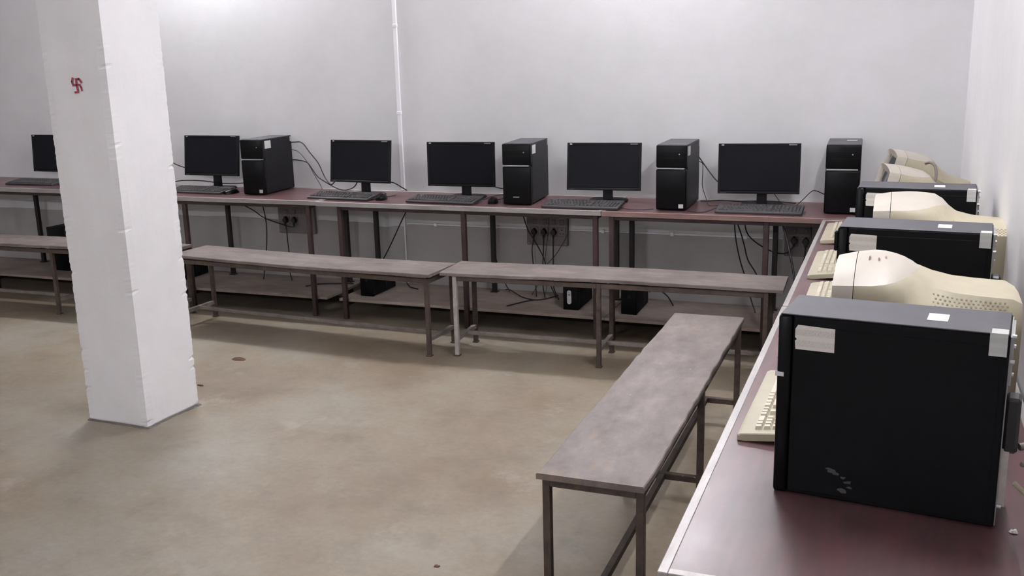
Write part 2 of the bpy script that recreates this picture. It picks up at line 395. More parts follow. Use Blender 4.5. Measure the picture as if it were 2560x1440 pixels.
# ------------------------------------------------------------------ tables
LEG = .014
def table(lab, x0, x1, yf, yb, z, edge='alu', legs=(.09, .92, 1.75), rz=0, org=None, shelf=True, steel_m='brown_steel', pair_y=(.03, .49), shelf_x=(0, None)):
    """local frame: x along the length, y from front (0) to back, z up from the floor"""
    Ln = x1-x0; D = yb-yf
    t = thing('computer_table', lab, 'table', org or (x0, yf, 0), rz)
    obj('top', B(.017, Ln-.017, .017, D-.017, z-.022, z, bev=.001), 'laminate', t)
    k = .0015
    for nm, a in (('front_edging', (0, Ln, 0, .018)), ('back_edging', (0, Ln, D-.018, D))):
        obj(nm, B(a[0], a[1], a[2], a[3], z-.026, z+k, bev=.0012), edge, t)
    for nm, a in (('side_edging', (0, .018, .018, D-.018)), ('side_edging', (Ln-.018, Ln, .018, D-.018))):
        obj(nm, B(a[0], a[1], a[2], a[3], z-.026, z+k, bev=.0012), edge, t)
    ya, ybk = pair_y
    for x in legs:
        obj('leg', B(x-LEG, x+LEG, ya-LEG+.014, ya+LEG+.014, 0, z-.026, bev=.002), steel_m, t)
        bl = obj('leg', B(x-LEG, x+LEG, ybk-LEG, ybk+LEG, 0, z-.026, bev=.002), 'dark_steel', t)
        obj('cross_rail', B(x-.012, x+.012, ya+LEG+.014, ybk-LEG, z-.051, z-.0265, bev=.002), steel_m, t)
        if shelf: obj('shelf_bearer', B(x-.011, x+.011, ya+LEG+.014, ybk-LEG, .082, .1065, bev=.002), 'dark_steel', t)
    for y in (ya+.014, ybk):
        for xa, xb in zip(legs, legs[1:]):
            obj('long_rail', B(xa+LEG, xb-LEG, y-.011, y+.011, z-.051, z-.0265, bev=.002), steel_m, t)
    if shelf:
        sx1 = shelf_x[1] if shelf_x[1] is not None else Ln
        obj('lower_shelf', B(shelf_x[0], sx1, ya+LEG+.020, D-.005, .107, .125, bev=.002), 'shelf', t)
        for x in legs:
            obj('foot_plate', B(x-.024, x+.024, ybk-.022, ybk+.022, .1255, .130, bev=.001), 'dark_steel', t)
    return t
TB = -.578
table('long maroon computer table at the far left behind the pillar', -7.37, -5.53, TB, -.006, .775, legs=(.09, .86, 1.75))
table('long maroon computer table right of the pillar with aluminium edging', -5.522, -3.684, TB, -.006, .752, legs=(.09, .80, 1.76))
table('long maroon computer table in the middle of the back wall with aluminium edging', -3.680, -1.838, TB-.006, -.006, .750, legs=(.15, .99, 1.80), shelf_x=(.09, None))
table('long maroon computer table in the right corner with pinkish wood edging', -1.834, -.004, TB-.010, -.012, .749, edge='wood_edge', legs=(.05, .89, 1.74), shelf_x=(-.002, 1.83))
# the two tables down the right wall: length runs along -Y, front faces -X
rt = dict(legs=(.1, .92, 1.74), rz=R(-90), shelf=False, pair_y=(.03, .58))
table('maroon computer table along the right wall, far one of the two', 0, 1.83, 0, .652, .7505, org=(-.657, -.625, 0), **rt)
table('maroon computer table along the right wall, nearest to the camera', 0, 1.85, 0, .652, .7505, org=(-.658, -2.466, 0), **rt)

# ------------------------------------------------------------------ benches
def bench(lab, a, b, w, z, seed, steel_m='rust_steel', stretch='dusty_steel', front_leg=None, warp=.004, legs_at=(.045, .49, .955)):
    nl = len(legs_at)
    a, b = Vector(a), Vector(b); Ln = (b-a).length; ang = math.atan2(b.y-a.y, b.x-a.x)
    t = thing('bench', lab, 'bench', (a.x, a.y, 0), ang, 'worn plank benches')
    rnd = random.Random(seed); n = 34; secs = []
    for i in range(n+1):
        x = Ln*i/n; dz = warp*math.sin(x*3+seed)+rnd.uniform(-.0008, .0008); e0 = rnd.uniform(-.003, .002); e1 = rnd.uniform(-.002, .003)
        y0, y1 = -w/2+e0, w/2+e1; c = .003
        secs.append([(x, y0, z-.018+dz), (x, y0, z-c+dz), (x, y0+c, z+dz), (x, y1-c, z+dz), (x, y1, z-c+dz), (x, y1, z-.018+dz)])
    obj('seat_plank', loft(bmesh.new(), secs), 'plank', t, 30)
    zr = z-.019-warp
    xs = [Ln*f for f in legs_at]; hl = .0115; yl = w/2-.018
    for i, x in enumerate(xs):
        for s in (-1, 1):
            mt = front_leg if (front_leg and i == 0 and s < 0) else steel_m
            obj('leg', B(x-hl, x+hl, s*yl-hl, s*yl+hl, 0, zr, bev=.0015), mt, t)
            obj('leg_foot', B(x-.016, x+.016, s*yl-.016, s*yl+.016, 0, .008, bev=.002), 'rust_steel', t)
        obj('end_rail' if i in (0, nl-1) else 'cross_rail', B(x-hl, x+hl, -yl+hl, yl-hl, zr-.028, zr, bev=.0015), steel_m, t)
        obj('cross_stretcher', B(x-hl, x+hl, -yl+hl, yl-hl, .085, .108, bev=.0015), stretch, t)
    for s in (-1, 1):
        for xa, xb in zip(xs, xs[1:]):
            obj('side_rail', B(xa+hl, xb-hl, s*yl-.010, s*yl+.010, zr-.026, zr, bev=.0015), steel_m, t)
    for xa, xb in zip(xs, xs[1:]):
        obj('long_stretcher', B(xa+hl, xb-hl, -.011, .011, .086, .107, bev=.0015), stretch, t)
    return t
bench('worn plank bench at the far left, half hidden by the pillar', (-6.42, -.85), (-4.57, -.83), .30, .465, 5, legs_at=(.03, .51, .982))
bench('worn plank bench right of the pillar in front of the back tables', (-4.44, -.868), (-2.625, -.985), .32, .462, 2, warp=.005, legs_at=(.018, .985))
bench('worn plank bench with one pale front leg, in front of the back tables', (-2.602, -.935), (-.80, -.885), .31, .474, 11, front_leg='pale_steel')
bench('worn plank bench beside the right table, its near end closest to the camera', (-1.052, -3.405), (-1.052, -1.595), .305, .47, 23, stretch='rust_steel', warp=.002, legs_at=(.02, .505, .975))

# ------------------------------------------------------------------ flat monitors
def monitor(lab, x, y, th, z0, W, H, tilt, zt):
    """x,y: lower left front corner of the panel; panel leans back by tilt"""
    t = thing('monitor', lab, 'monitor', (x, y, zt), th, 'flat black monitors on the back tables'); h = z0-zt
    T = Matrix.Translation((W/2, 0, h)) @ Matrix.Rotation(-tilt, 4, 'X')
    bz = .014
    bm = bmesh.new(); prof = [(-W/2, 0), (W/2, 0), (W/2, H), (-W/2, H)]
    def sec(ins, yv): return [(-W/2+ins, yv, ins), (W/2-ins, yv, ins), (W/2-ins, yv, H-ins), (-W/2+ins, yv, H-ins)]
    loft(bm, [sec(bz, .0015), sec(bz-.002, 0), sec(.002, 0), sec(0, .003), sec(0, .016), sec(.05, .030), sec(.08, .046)], caps=False)
    bm.faces.new([bm.verts.new(p) for p in sec(.08, .046)])
    bmesh.ops.remove_doubles(bm, verts=bm.verts, dist=1e-5); bmesh.ops.transform(bm, matrix=T, verts=bm.verts)
    case = obj('casing', bm, 'bezel', t)
    obj('screen', B(-W/2+bz, W/2-bz, .0012, .004, bz+.004, H-bz, mat=T), 'screen', t)
    obj('logo_print', B(-W/2+.016, -W/2+.030, -.0006, .0004, H-.0115, H-.0045, mat=T), 'silver', case)
    obj('model_print', B(W/2-.064, W/2-.022, -.0006, .0004, H-.010, H-.0055, mat=T), 'galv', case)
    obj('maker_print', B(-W/2+.016, -W/2+.046, -.0006, .0004, .004, .008, mat=T), 'case_grey', case)
    for i in range(4): obj('button', B(W/2-.05+i*.01, W/2-.044+i*.01, -.0012, .0006, .003, .006, mat=T), 'case', case)
    cx = W/2+.02
    bm = bmesh.new()
    loft(bm, [[(cx-.028, .03, .012), (cx+.028, .03, .012), (cx+.028, .055, .012), (cx-.028, .055, .012)], [(cx-.026, .034, h+.06), (cx+.026, .034, h+.06), (cx+.026, .056, h+.06), (cx-.026, .056, h+.06)]])
    obj('neck', bm, 'bezel', t)
    bm = bmesh.new(); pts = []
    for k in range(28):
        a = 2*math.pi*k/28; c, s = math.cos(a), math.sin(a)
        pts.append((cx+.115*math.copysign(abs(c)**.55, c), .062+.075*math.copysign(abs(s)**.55, s)))
    loft(bm, [[(u, v, .0005) for u, v in pts], [(u, v, .007) for u, v in pts], [(cx+(u-cx)*.93, .062+(v-.062)*.93, .012) for u, v in pts]])
    obj('stand_base', bm, 'bezel', t, 30)
    return t
monitor('black monitor at the far left, half hidden behind the pillar', -6.373, -.2, 0, .850, .452, .272, .08, .7755)
monitor('black monitor just right of the pillar, beside the leftmost tower', -4.977, -.2, .002, .848, .453, .276, .14, .7525)
monitor('black monitor left of the white vertical casing', -3.745, -.285, -.054, .838, .449, .270, .13, .7505)
monitor('black monitor right of the white vertical casing', -3.047, -.274, .047, .824, .444, .273, .03, .7505)
monitor('black monitor between the two middle towers', -2.140, -.262, .077, .820, .440, .277, .12, .7505)
monitor('black monitor on the wood-edged table, rightmost of the flat ones', -1.250, -.269, .107, .822, .441, .277, .06, .7495)

# ------------------------------------------------------------------ towers on the back tables
def tower(lab, x, y, th, W, D, H, zt, sticker=True, badge=True, top_paper=False, logo=False):
    """x,y: front left bottom corner"""
    t = thing('computer_tower', lab, 'computer', (x, y, zt), th, 'black towers on the back tables')
    body = obj('case', B(0, W, .035, D, .006, H-.0018, bev=.004), 'case', t)
    obj('top_panel', B(.002, W-.002, .037, D-.002, H-.0022, H, bev=.001), 'case_grey', t)
    sh = .63*H
    fr = obj('front_panel', B(0, W, 0, .0345, .004, sh, bev=.008, seg=3), 'gloss', t, 50)
    up = obj('drive_panel', B(0, W, 0, .0345, sh+.009, H, bev=.008, seg=3), 'gloss', t, 50)
    obj('silver_strip', B(.004, W-.012, .002, .0345, sh+.0005, sh+.0085, bev=.001), 'silver', t)
    obj('drive_slot', B(.012, W-.012, -.0008, .001, H*.80, H*.803), 'dark_hole', up)
    obj('drive_slot', B(.012, W-.012, -.0008, .001, H*.90, H*.903), 'dark_hole', up)
    bm = bmesh.new(); cyl(bm, (W*.76, -.001, H*.86), (W*.76, .001, H*.86), .0035, n=12); obj('power_light', bm, 'silver', up)
    for i in range(4):
        obj('foot', B(.012+(i % 2)*(W-.054), .042+(i % 2)*(W-.054)-.0, .05+(i//2)*(D-.13), .08+(i//2)*(D-.13), 0, .0058), 'plug', t)
    if sticker:
        obj('sticker', B(W-.0006, W+.0008, .038, .112, H-.062, H-.012), 'paper', t)
        obj('rear_seal', B(W-.0006, W+.0008, D-.022, D-.002, H-.04, H-.006), 'seal', t)
    if badge: obj('badge', B(W-.042, W-.016, -.0008, .001, .014, .036), 'paper', fr)
    if logo: obj('maker_print', B(W*.36, W*.58, -.0008, .001, .045, .051), 'galv', fr)
    if top_paper: obj('paper_scrap', B(W*.55, W*.85, D*.62, D*.72, H, H+.0008), 'paper', t)
    obj('rear_plate', B(.01, W-.01, D, D+.0015, .02, H-.02), 'galv', t)
    return t
tower('black computer tower with white side sticker, leftmost on the back tables', -4.337, -.405, .06, .163, .380, .362, .7525)
tower('black computer tower left of the middle monitor, with faint print low on its front', -2.463, -.473, .081, .172, .405, .357, .7505, badge=False, logo=True)
tower('black computer tower on the wood-edged table, beside its monitor', -1.553, -.477, .018, .168, .405, .359, .7495)
tower('black computer tower in the right corner with a paper scrap on top', -.669, -.425, .027, .173, .40, .362, .7495, sticker=False, top_paper=True)

# loop of wire hanging on the third tower's front
# ------------------------------------------------------------------ old black towers along the right wall (front faces -X)
def old_tower(lab, x, y, th, D, W, H, zt, flap=False):
    """x,y: front bottom corner on the camera side; local x = away from the right side, local y = depth"""
    t = thing('old_computer_tower', lab, 'computer', (x, y, zt), R(-90)+th, 'old black towers along the right wall')
    obj('case', B(-W, 0, .024, D, .004, H-.002, bev=.003), 'old_case', t)
    obj('top_panel', B(-W+.001, -.001, .0, D-.002, H-.0025, H, bev=.001), 'old_top', t)
    obj('side_panel', B(-.0004, .0012, .026, D-.012, .012, H-.022, bev=.0005), 'old_case', t)
    fr = obj('front_panel', B(-W, 0, -.004, .0235, 0, H-.0026, bev=.007, seg=2), 'gloss', t, 50)
    for z in (.86, .74): obj('drive_slot', B(-W+.012, -.012, -.0055, -.003, H*z, H*z+.004), 'dark_hole', fr)
    obj('power_button', B(-W/2-.012, -W/2+.012, -.0065, -.003, H*.5, H*.56, bev=.002), 'silver', fr)
    # chipped paper label with a torn left side
    lb = [(.0285, H-.050), (.0320, H-.0465), (.0285, H-.043), (.0285, H-.027), (.033, H-.019), (.1, H-.021), (.1, H-.066), (.030, H-.066)]
    obj('paper_label', prism(bmesh.new(), lb, 'x', .001, .0022), 'label', t)
    obj('warranty_seal', B(.0008, .0022, D-.032, D-.004, H-.040, H+.0003), 'seal', t)
    obj('seal_fold', B(-.030, .002, D-.030, D-.004, H-.0002, H+.0008), 'seal', t)
    obj('top_sticker', B(-W*.62, -W*.30, D*.645, D*.735, H-.0002, H+.0008), 'paper', t)
    obj('rear_plate', B(-W+.006, -.006, D, D+.002, .006, H-.006), 'galv', t)
    obj('power_supply_plate', B(-W+.012, -.012, D+.002, D+.006, H*.74, H*.97), 'galv', t)
    obj('expansion_bracket', B(-W+.02, -.008, D+.002, D+.014, H*.12, H*.42), 'pale_steel', t)
    obj('cable_block', B(-.05, -.006, D+.002, D+.026, H*.40, H*.68, bev=.005), 'plug', t)
    for k, z in enumerate((.985, .93, .86, .79, .12)):
        bm = bmesh.new(); yv = D+.002; cyl(bm, (-.008-.010*(k % 2), yv, H*z), (-.008-.010*(k % 2), yv+.007, H*z), .0042, n=10); obj('screw', bm, 'silver', t, 40)
    if flap: obj('bezel_lug', B(-.02, .0, -.012, -.002, H-.07, H-.015, bev=.003), 'old_case', t)
    for s in (-W+.012, -.028):
        for yy_ in (.05, D-.06): obj('foot', B(s, s+.016, yy_, yy_+.03, 0, .0038), 'plug', t)
    return t
near = old_tower('old black tower closest to the camera with a chipped paper label', -.512, -3.938, -.112, .387, .160, .361, .7505)
# plaster-coloured scuffs low on the near side panel and a bit of tape on its front edge
bm = bmesh.new(); rnd = random.Random(12)
for (yv, zv, s) in ((.105, .062, .010), (.113, .058, .007), (.128, .052, .006), (.137, .044, .007), (.140, .034, .006), (.126, .026, .010), (.100, .066, .005)):
    q = []
    for k in range(8):
        a = k*math.pi/4; rr = s*rnd.uniform(.45, 1.0)
        q.append((yv+rr*1.3*math.cos(a), zv+rr*.6*math.sin(a)))
    prism(bm, q, 'x', .0010, .0016)
sc = obj('scuff_mark', bm, 'case_grey', near); sc['label'] = 'pale scuffs low on the side'; sc['kind'] = 'stuff'
obj('tape_scrap', B(-.008, .0022, -.006, .010, .238, .246), 'paper', near)
old_tower('old black tower between the two domed beige monitors', -.464, -2.939, -.074, .387, .172, .361, .7505, flap=True)
old_tower('old black tower farthest along the right wall', -.449, -2.085, -.046, .387, .172, .361, .7505)

# ------------------------------------------------------------------ beige picture-tube monitors
def crt(lab, x, y, th, sc=1.0, tilt=0, stain=False, vents=True, flat=1.0, longer=1.0, low=0.0):
    """x,y: centre of the front face's foot; local -Y faces the user, y runs back to the wall"""
    t = thing('tube_monitor', lab, 'monitor', (x, y, .7505), th, 'beige picture-tube monitors along the right wall'); t.scale = (sc, sc, sc)
    T = Matrix.Translation((0, .2, .07)) @ Matrix.Rotation(-tilt, 4, 'X') @ Matrix.Translation((0, -.2, -.07))
    def section(yv, hw, zc, crown, s1, z1, hs, zs, zb, hb):
        pts = []; n = 10
        for k in range(n+1):
            u = -1+2*k/n; pts.append((hw*u, yv, zc+(crown-zc)*flat*(1-u*u)**.8))
        pts += [(s1, yv, z1), (hs, yv, zs), (hs, yv, (zs+zb)/2), (hb, yv, zb), (0, yv, zb-.004), (-hb, yv, zb), (-hs, yv, (zs+zb)/2), (-hs, yv, zs), (-s1, yv, z1)]
        return pts
    # bezel: frame with a sunken picture tube
    fs = [section(.0, .172, .318, .344, .175, .308, .178, .290, .030, .170), section(.045, .180, .322, .358, .183, .312, .184, .295, .026, .176)]
    bm = bmesh.new(); loft(bm, fs, caps=False)
    n = len(fs[0]); out = [bm.verts.new(p) for p in fs[0]]
    scr = []
    for p in fs[0]:
        dx, dz = p[0], p[2]-.185; s = .78
        px = max(-.140, min(.140, dx*1.1)); pz = max(-.105, min(.108, dz*1.1)); scr.append((px, .014, .192+pz))
    inn = [bm.verts.new(p) for p in scr]
    for k in range(n): bm.faces.new((out[k], out[(k+1) % n], inn[(k+1) % n], inn[k]))
    bmesh.ops.remove_doubles(bm, verts=bm.verts, dist=1e-5); bmesh.ops.transform(bm, matrix=T, verts=bm.verts)
    bez = obj('front_frame', bm, 'beige_lit', t, 35)
    bm = bmesh.new(); nu = 10; vs = []
    for i in range(nu+1):
        for j in range(nu+1):
            u, v = -1+2*i/nu, -1+2*j/nu; vs.append(bm.verts.new((.142*u, .016-.010*(1-(u*u+v*v)/2), .193+.108*v)))
    for i in range(nu):
        for j in range(nu): a = i*(nu+1)+j; bm.faces.new((vs[a], vs[a+nu+1], vs[a+nu+2], vs[a+1]))
    bmesh.ops.transform(bm, matrix=T, verts=bm.verts); obj('picture_tube', bm, 'crt_glass', t, 60)
    for k in range(5): obj('front_button', B(-.06+k*.026, -.044+k*.026, -.004, .003, .048, .058, bev=.002, mat=T), 'beige', bez)
    n_last = lambda q: len(q)-1
    # domed shell: the crown, paled for light from above, narrows backwards into the neck
    S_ = [section(.0465, .180, .322, .358, .183, .312, .184, .295, .026, .176), section(.085, .176, .323, .365, .182, .312, .184, .293, .026, .174),
          section(.110, .166, .325, .364, .179, .312, .183, .290, .027, .172), section(.132, .148, .328, .359, .168, .314, .180, .284, .029, .169),
          section(.152, .118, .332, .352, .150, .318, .176, .276, .032, .165), section(.170, .075, .335, .343, .122, .322, .170, .270, .036, .160),
          section(.184, .025, .334, .336, .106, .321, .165, .266, .039, .154), section(.215, .022, .317, .318, .100, .310, .156, .258, .043, .144),
          section(.260, .022, .305, .306, .098, .300, .145, .252, .048, .132), section(.310, .022, .300, .301, .098, .296, .137, .252, .052, .124),
          section(.378, .022, .297, .298, .098, .293, .128, .252, .056, .118), section(.398, .022, .286, .287, .090, .282, .118, .242, .064, .108)]
    for i, q in enumerate(S_):                     # longer dome, lower neck
        y0 = q[0][1]; y1 = y0 if y0 < .05 else (.0465+(y0-.0465)*longer if y0 < .19 else .184*longer+.0465*(1-longer)+(y0-.184)*(.398-(.184*longer+.0465*(1-longer)))/(.398-.184))
        dz = low*max(0, min(1, (y0-.160)/.03))
        S_[i] = [(p[0], y1, p[2]-(dz if k < 11 or k in (11, n_last(q)) else 0)) for k, p in enumerate(q)]
    n = len(S_[0]); top = set(range(10)); nb = 6
    for part in (0, 1):
        bm = bmesh.new(); rings = [[bm.verts.new(p) for p in q] for q in S_]
        for r_, (A, C) in enumerate(zip(rings, rings[1:])):
            for k in range(n):
                if (k in top and r_ < nb) == (part == 0): bm.faces.new((A[k], A[(k+1) % n], C[(k+1) % n], C[k]))
        if part: bm.faces.new(rings[0][::-1]); bm.faces.new(rings[-1])
        for v in [v for v in bm.verts if not v.link_faces]: bm.verts.remove(v)
        bmesh.ops.transform(bm, matrix=T, verts=bm.verts)
        o_ = obj('shell' if part else 'crown_cap', bm, 'beige' if part else 'beige_lit', t, 38)
        if part: sh = o_
    if vents:
        bm = bmesh.new()
        def surf(yv, r_):                       # point on the shoulder of the shell
            for a_, b_ in zip(S_, S_[1:]):
                if a_[0][1] <= yv <= b_[0][1]:
                    f = (yv-a_[0][1])/(b_[0][1]-a_[0][1])
                    P_ = [Vector(a_[k]).lerp(Vector(b_[k]), f) for k in (11, 12)]
                    return P_[0].lerp(P_[1], r_)
        for sd in (-1, 1):
            for r_ in range(6):
                for k in range(16):
                    yv = .215+k*.0098+(r_ % 2)*.0049
                    if yv > .37: continue
                    c_ = surf(yv, .22+r_*.14); d_ = surf(yv, .24+r_*.14)-surf(yv, .20+r_*.14)
                    ang = math.atan2(d_.z, d_.x)
                    mt_ = Matrix.Translation((sd*c_.x, c_.y, c_.z)) @ Matrix.Rotation(-ang*sd if sd > 0 else ang, 4, 'Y')
                    bx(bm, -.0016, .0016, -.0022, .0022, -.002, .0006, mat=mt_)
        bmesh.ops.transform(bm, matrix=T, verts=bm.verts); vo = obj('vent_slots', bm, 'dark_hole' if False else 'beige_vent', sh); vo['kind'] = 'stuff'
    if stain:
        bm = bmesh.new()
        for (xx, yv, w_, h_) in ((.035, .075, .030, .004), (.045, .095, .026, .0035), (.030, .110, .018, .003)):
            def zt(px, py): return .3232+(.3655-.3232)*max(0, 1-(px/.176)**2)**.8-(py-.085)*.02+.0012
            q = [(xx, yv), (xx+w_*.5, yv-h_*.6), (xx+w_, yv), (xx+w_*.6, yv+h_)]
            bm.faces.new([bm.verts.new((a_, b_, zt(a_, b_))) for a_, b_ in q])
        bmesh.ops.solidify(bm, geom=bm.faces[:], thickness=.0012)
        so = obj('red_smudge', bm, 'smudge', t)
    # swivel foot
    bm = bmesh.new(); cyl(bm, (0, .19, .001), (0, .19, .018), .125, .115, 28); obj('swivel_base', bm, 'beige', t, 30)
    bm = bmesh.new(); cyl(bm, (0, .19, .018), (0, .19, .07), .06, .09, 24); obj('swivel_neck', bm, 'beige', t, 30)
    return t
M['beige_vent'] = plain('shadowed_vent_plastic', (132, 124, 104), .7)
M['smudge'] = plain('pinkish_smudge', (160, 126, 120), .7)
crt('domed beige picture-tube monitor behind the nearest old tower, faint red smudge on top', -.446, -3.325, R(-90), 1.0, stain=True)
crt('domed beige picture-tube monitor between the middle and the farthest old towers', -.385, -2.355, R(-90), 1.085, flat=.62, longer=1.16, low=.024)
crt('beige picture-tube monitor tilted up, just beyond the farthest old tower', -.432, -1.315, R(-83), .96, tilt=R(14), vents=False, flat=.45, longer=1.1, low=.015)
crt('beige picture-tube monitor deepest in the corner with a cable loop at its back', -.420, -.80, R(-83), .99, tilt=R(16), vents=False, flat=.45, longer=1.1, low=.015)

# ------------------------------------------------------------------ keyboards and mice
def key_layout():
    u = .0188; rows = []
    main = [[1]*13+[2], [1.5]+[1]*12+[1.5], [1.75]+[1]*11+[2.25], [2.25]+[1]*10+[2.75], [1.5, 1.25, 1.25, 6, 1.25, 1.25, 1.25, 1.25]]
    out = []
    for r, row in enumerate(main):
        x = 0
        for w in row: out.append((x*u, (4-r)*u, w*u)); x += w
    for b, n in ((0, 1), (2, 4), (6.6, 4), (11, 4)):
        for k in range(n): out.append(((b+k)*u, 5.35*u, u))
    for k in range(3):
        for r in (3, 4, 5.35): out.append(((15.3+k)*u, r*u, u))
        out.append(((15.3+k)*u, 0, u))
    out.append((16.3*u, u, u))
    for r in range(5):
        for k in range(4):
            if r == 0 and k == 0: out.append((18.6*u, 0, 2*u))
            elif r == 0 and k == 1: continue
            else: out.append(((18.6+k)*u, r*u, u))
    return out, u
KEYS, KU = key_layout()
def key_mesh(w, d, mat):
    bm = bmesh.new(); g0 = .0012
    loft(bm, [[(g0, g0, 0), (w-g0, g0, 0), (w-g0, d-g0, 0), (g0, d-g0, 0)], [(g0+.0025, g0+.002, .0085), (w-g0-.0025, g0+.002, .0085), (w-g0-.0025, d-g0-.003, .0085), (g0+.0025, d-g0-.003, .0085)]])
    return to_mesh('key', bm, mat)
_km = {}
def keyboard(lab, x, y, th, zt, body, keys, single=False, W=.452, D=.166, h0=.014, h1=.032, palm=.0, group=None):
    """x,y: front left corner; local x along the row, y towards the back"""
    t = thing('keyboard', lab, 'keyboard', (x, y, zt), th, group)
    prof = [(0, .002), (0, h0-.004), (.008, h0), (D-.006, h1), (D, h1-.006), (D, h1-.016), (.02, 0.002)]
    bm = bmesh.new(); secs = []
    for xx, ins in ((0, .004), (.003, 0), (W-.003, 0), (W, .004)):
        secs.append([(xx, min(max(v, ins), D-ins), max(.0005, z-(ins*.5 if z > .006 else 0))) for v, z in prof])
    loft(bm, secs); obj('body', bm, body, t, 30)
    ox, oy = (W-22.6*KU)/2, .014+palm
    sl = (h1-h0)/(D-.014); base = lambda v: h0+(v-.008)*sl-.001
    if single:
        for kx, ky, kw in KEYS:
            key = (round(kw, 4), keys)
            if key not in _km: _km[key] = key_mesh(kw, KU, keys)
            o = bpy.data.objects.new('key', _km[key]); COL.objects.link(o); o.parent = t
            o.location = (ox+kx, oy+ky, base(oy+ky)); o.rotation_euler = (math.atan(sl), 0, 0)
    else:
        bm = bmesh.new()
        for kx, ky, kw in KEYS:
            g0 = .0014; a, b, c, d = ox+kx+g0, ox+kx+kw-g0, oy+ky+g0, oy+ky+KU-g0; z = base(oy+ky+KU/2)
            loft(bm, [[(a, c, z-.002), (b, c, z-.002), (b, d, z), (a, d, z)], [(a+.0025, c+.002, z+.0065), (b-.0025, c+.002, z+.0065), (b-.0025, d-.002, z+.008), (a+.0025, d-.002, z+.008)]])
        ko = obj('keys', bm, keys, t); ko['kind'] = 'stuff'
    for s in (.05, W-.07): obj('rear_foot', B(s, s+.02, D-.02, D-.012, 0, h1-.016), body, t)
    return t
kg = 'black keyboards on the back tables'
keyboard('black keyboard at the far left below the half hidden monitor', -6.43, -.42, 0, .7755, 'kb_black', 'key_black', group=kg)
keyboard('black keyboard just right of the pillar', -4.965, -.415, -.03, .7525, 'kb_black', 'key_black', group=kg)
keyboard('black keyboard lying across the joint of two tables', -3.805, -.478, -.06, .7525, 'kb_black', 'key_black', group=kg)
keyboard('black keyboard in front of the monitor right of the white casing', -3.090, -.505, -.045, .7520, 'kb_black', 'key_black', group=kg)
keyboard('black keyboard between the two middle towers, over the joint', -2.205, -.540, .0, .7520, 'kb_black', 'key_black', group=kg)
keyboard('black keyboard in front of the rightmost flat monitor', -1.222, -.515, .01, .7495, 'kb_black', 'key_black', group=kg)
wg = 'cream keyboards along the right table'
kw = dict(body='beige', keys='key_white', zt=.7505, th=R(-90), group=wg, W=.475, D=.185, h0=.018, h1=.034, palm=.022)
keyboard('cream keyboard beside the nearest old tower', -.612, -3.225, single=True, **{**kw, 'th': R(-91), 'palm': .020, 'D': .158})
keyboard('cream keyboard partly hidden by the big domed monitor, second from the camera', -.590, -2.145, single=True, **{**kw, 'D': .160, 'palm': .018, 'W': .47})
keyboard('cream keyboard beside the middle old tower, whole left side showing', -.614, -1.545, single=True, **{**kw, 'D': .158, 'palm': .018})
keyboard('cream keyboard farthest along the right table, at the corner', -.622, -.815, single=True, **kw)

def mouse(lab, x, y, th, zt):
    t = thing('mouse', lab, 'mouse', (x, y, zt), th, 'black mice on the back tables'); secs = []
    for k in range(11):
        f = k/10; yv = .105*f; w = .031*(math.sin(math.pi*(.12+.80*f))**.5); h = .036*(math.sin(math.pi*(.10+.78*(1-f) ** .8))**.6)
        secs.append([(w*math.cos(a)*(1 if math.sin(a) >= 0 else 1), yv, max(.001, h*max(0, math.sin(a))**.8)) for a in [math.pi*j/10 for j in range(11)]] + [(-w*.6, yv, .0008), (w*.6, yv, .0008)])
    obj('shell', loft(bmesh.new(), secs), 'gloss', t, 50)
    bm = bmesh.new(); cyl(bm, (-.004, .082, .026), (.004, .082, .026), .009, n=16); obj('wheel', bm, 'silver', t, 40)
    bm = bmesh.new(); tube(bm, [(0, .1, .008), (.005, .14, .006), (.03, .20, .004), (.02, .25, .004)], .0016, 6); obj('cord', bm, 'cable', t, 60)
    return t
mouse('black mouse at the right end of the keyboard beside the pillar', -4.485, -.41, -.3, .7525)
mouse('black mouse left of the white casing foot', -3.298, -.46, .12, .7520)
mouse('black mouse in front of the tower with faint print', -2.545, -.455, .2, .7505)

# ------------------------------------------------------------------ power boxes under the tables
def ups(lab, x, y, th, W, D, H, z, oval=False, extra=True):
    t = thing('power_backup_box', lab, 'power box', (x, y, z), th, 'black power boxes under the back tables')
    obj('case', B(0, W, .018, D, .003, H, bev=.005, seg=2), 'old_case', t, 50)
    fr = obj('front_panel', B(0, W, 0, .0175, 0, H+.002, bev=.006, seg=2), 'gloss', t, 50)
    if oval:
        pts = []; w_, h_ = .013, .042
        for k in range(24):
            a = 2*math.pi*k/24; c, s = math.cos(a), math.sin(a)
            pts.append((W*.40+w_*c, H*.52+(h_-w_)*(1 if s > 0 else -1)+w_*s))
        o = obj('oval_plate', prism(bmesh.new(), pts, 'y', -.003, .001), 'seal', fr)
        bm = bmesh.new(); cyl(bm, (W*.40, -.0045, H*.62), (W*.40, -.0028, H*.62), .004, n=10); obj('indicator', bm, 'dark_hole', o)
    else:
        bm = bmesh.new(); cyl(bm, (W*.5, -.003, H*.7), (W*.5, .001, H*.7), .009, n=16); obj('power_button', bm, 'case', fr)
    for k in range(4): obj('vent_slot', B(W-.0004, W+.0008, D*.55+k*.02, D*.55+k*.02+.008, H*.2, H*.75), 'dark_hole', t)
    return t
ups('black power box on the low shelf left of the white casing', -3.485, -.430, .0, .098, .30, .150, .1255)
ups('black power box with a pale oval plate on the low shelf', -2.122, -.412, .02, .098, .30, .150, .1255, oval=True)
ups('black power box on the low shelf below the wood-edged table joint', -1.765, -.425, .02, .095, .30, .150, .1255)
ups('black power box on the low shelf near the pillar', -5.03, -.40, .0, .10, .30, .150, .1255)
ups('tall black box on the low shelf at the far left', -6.20, -.32, .0, .18, .29, .325, .1255)

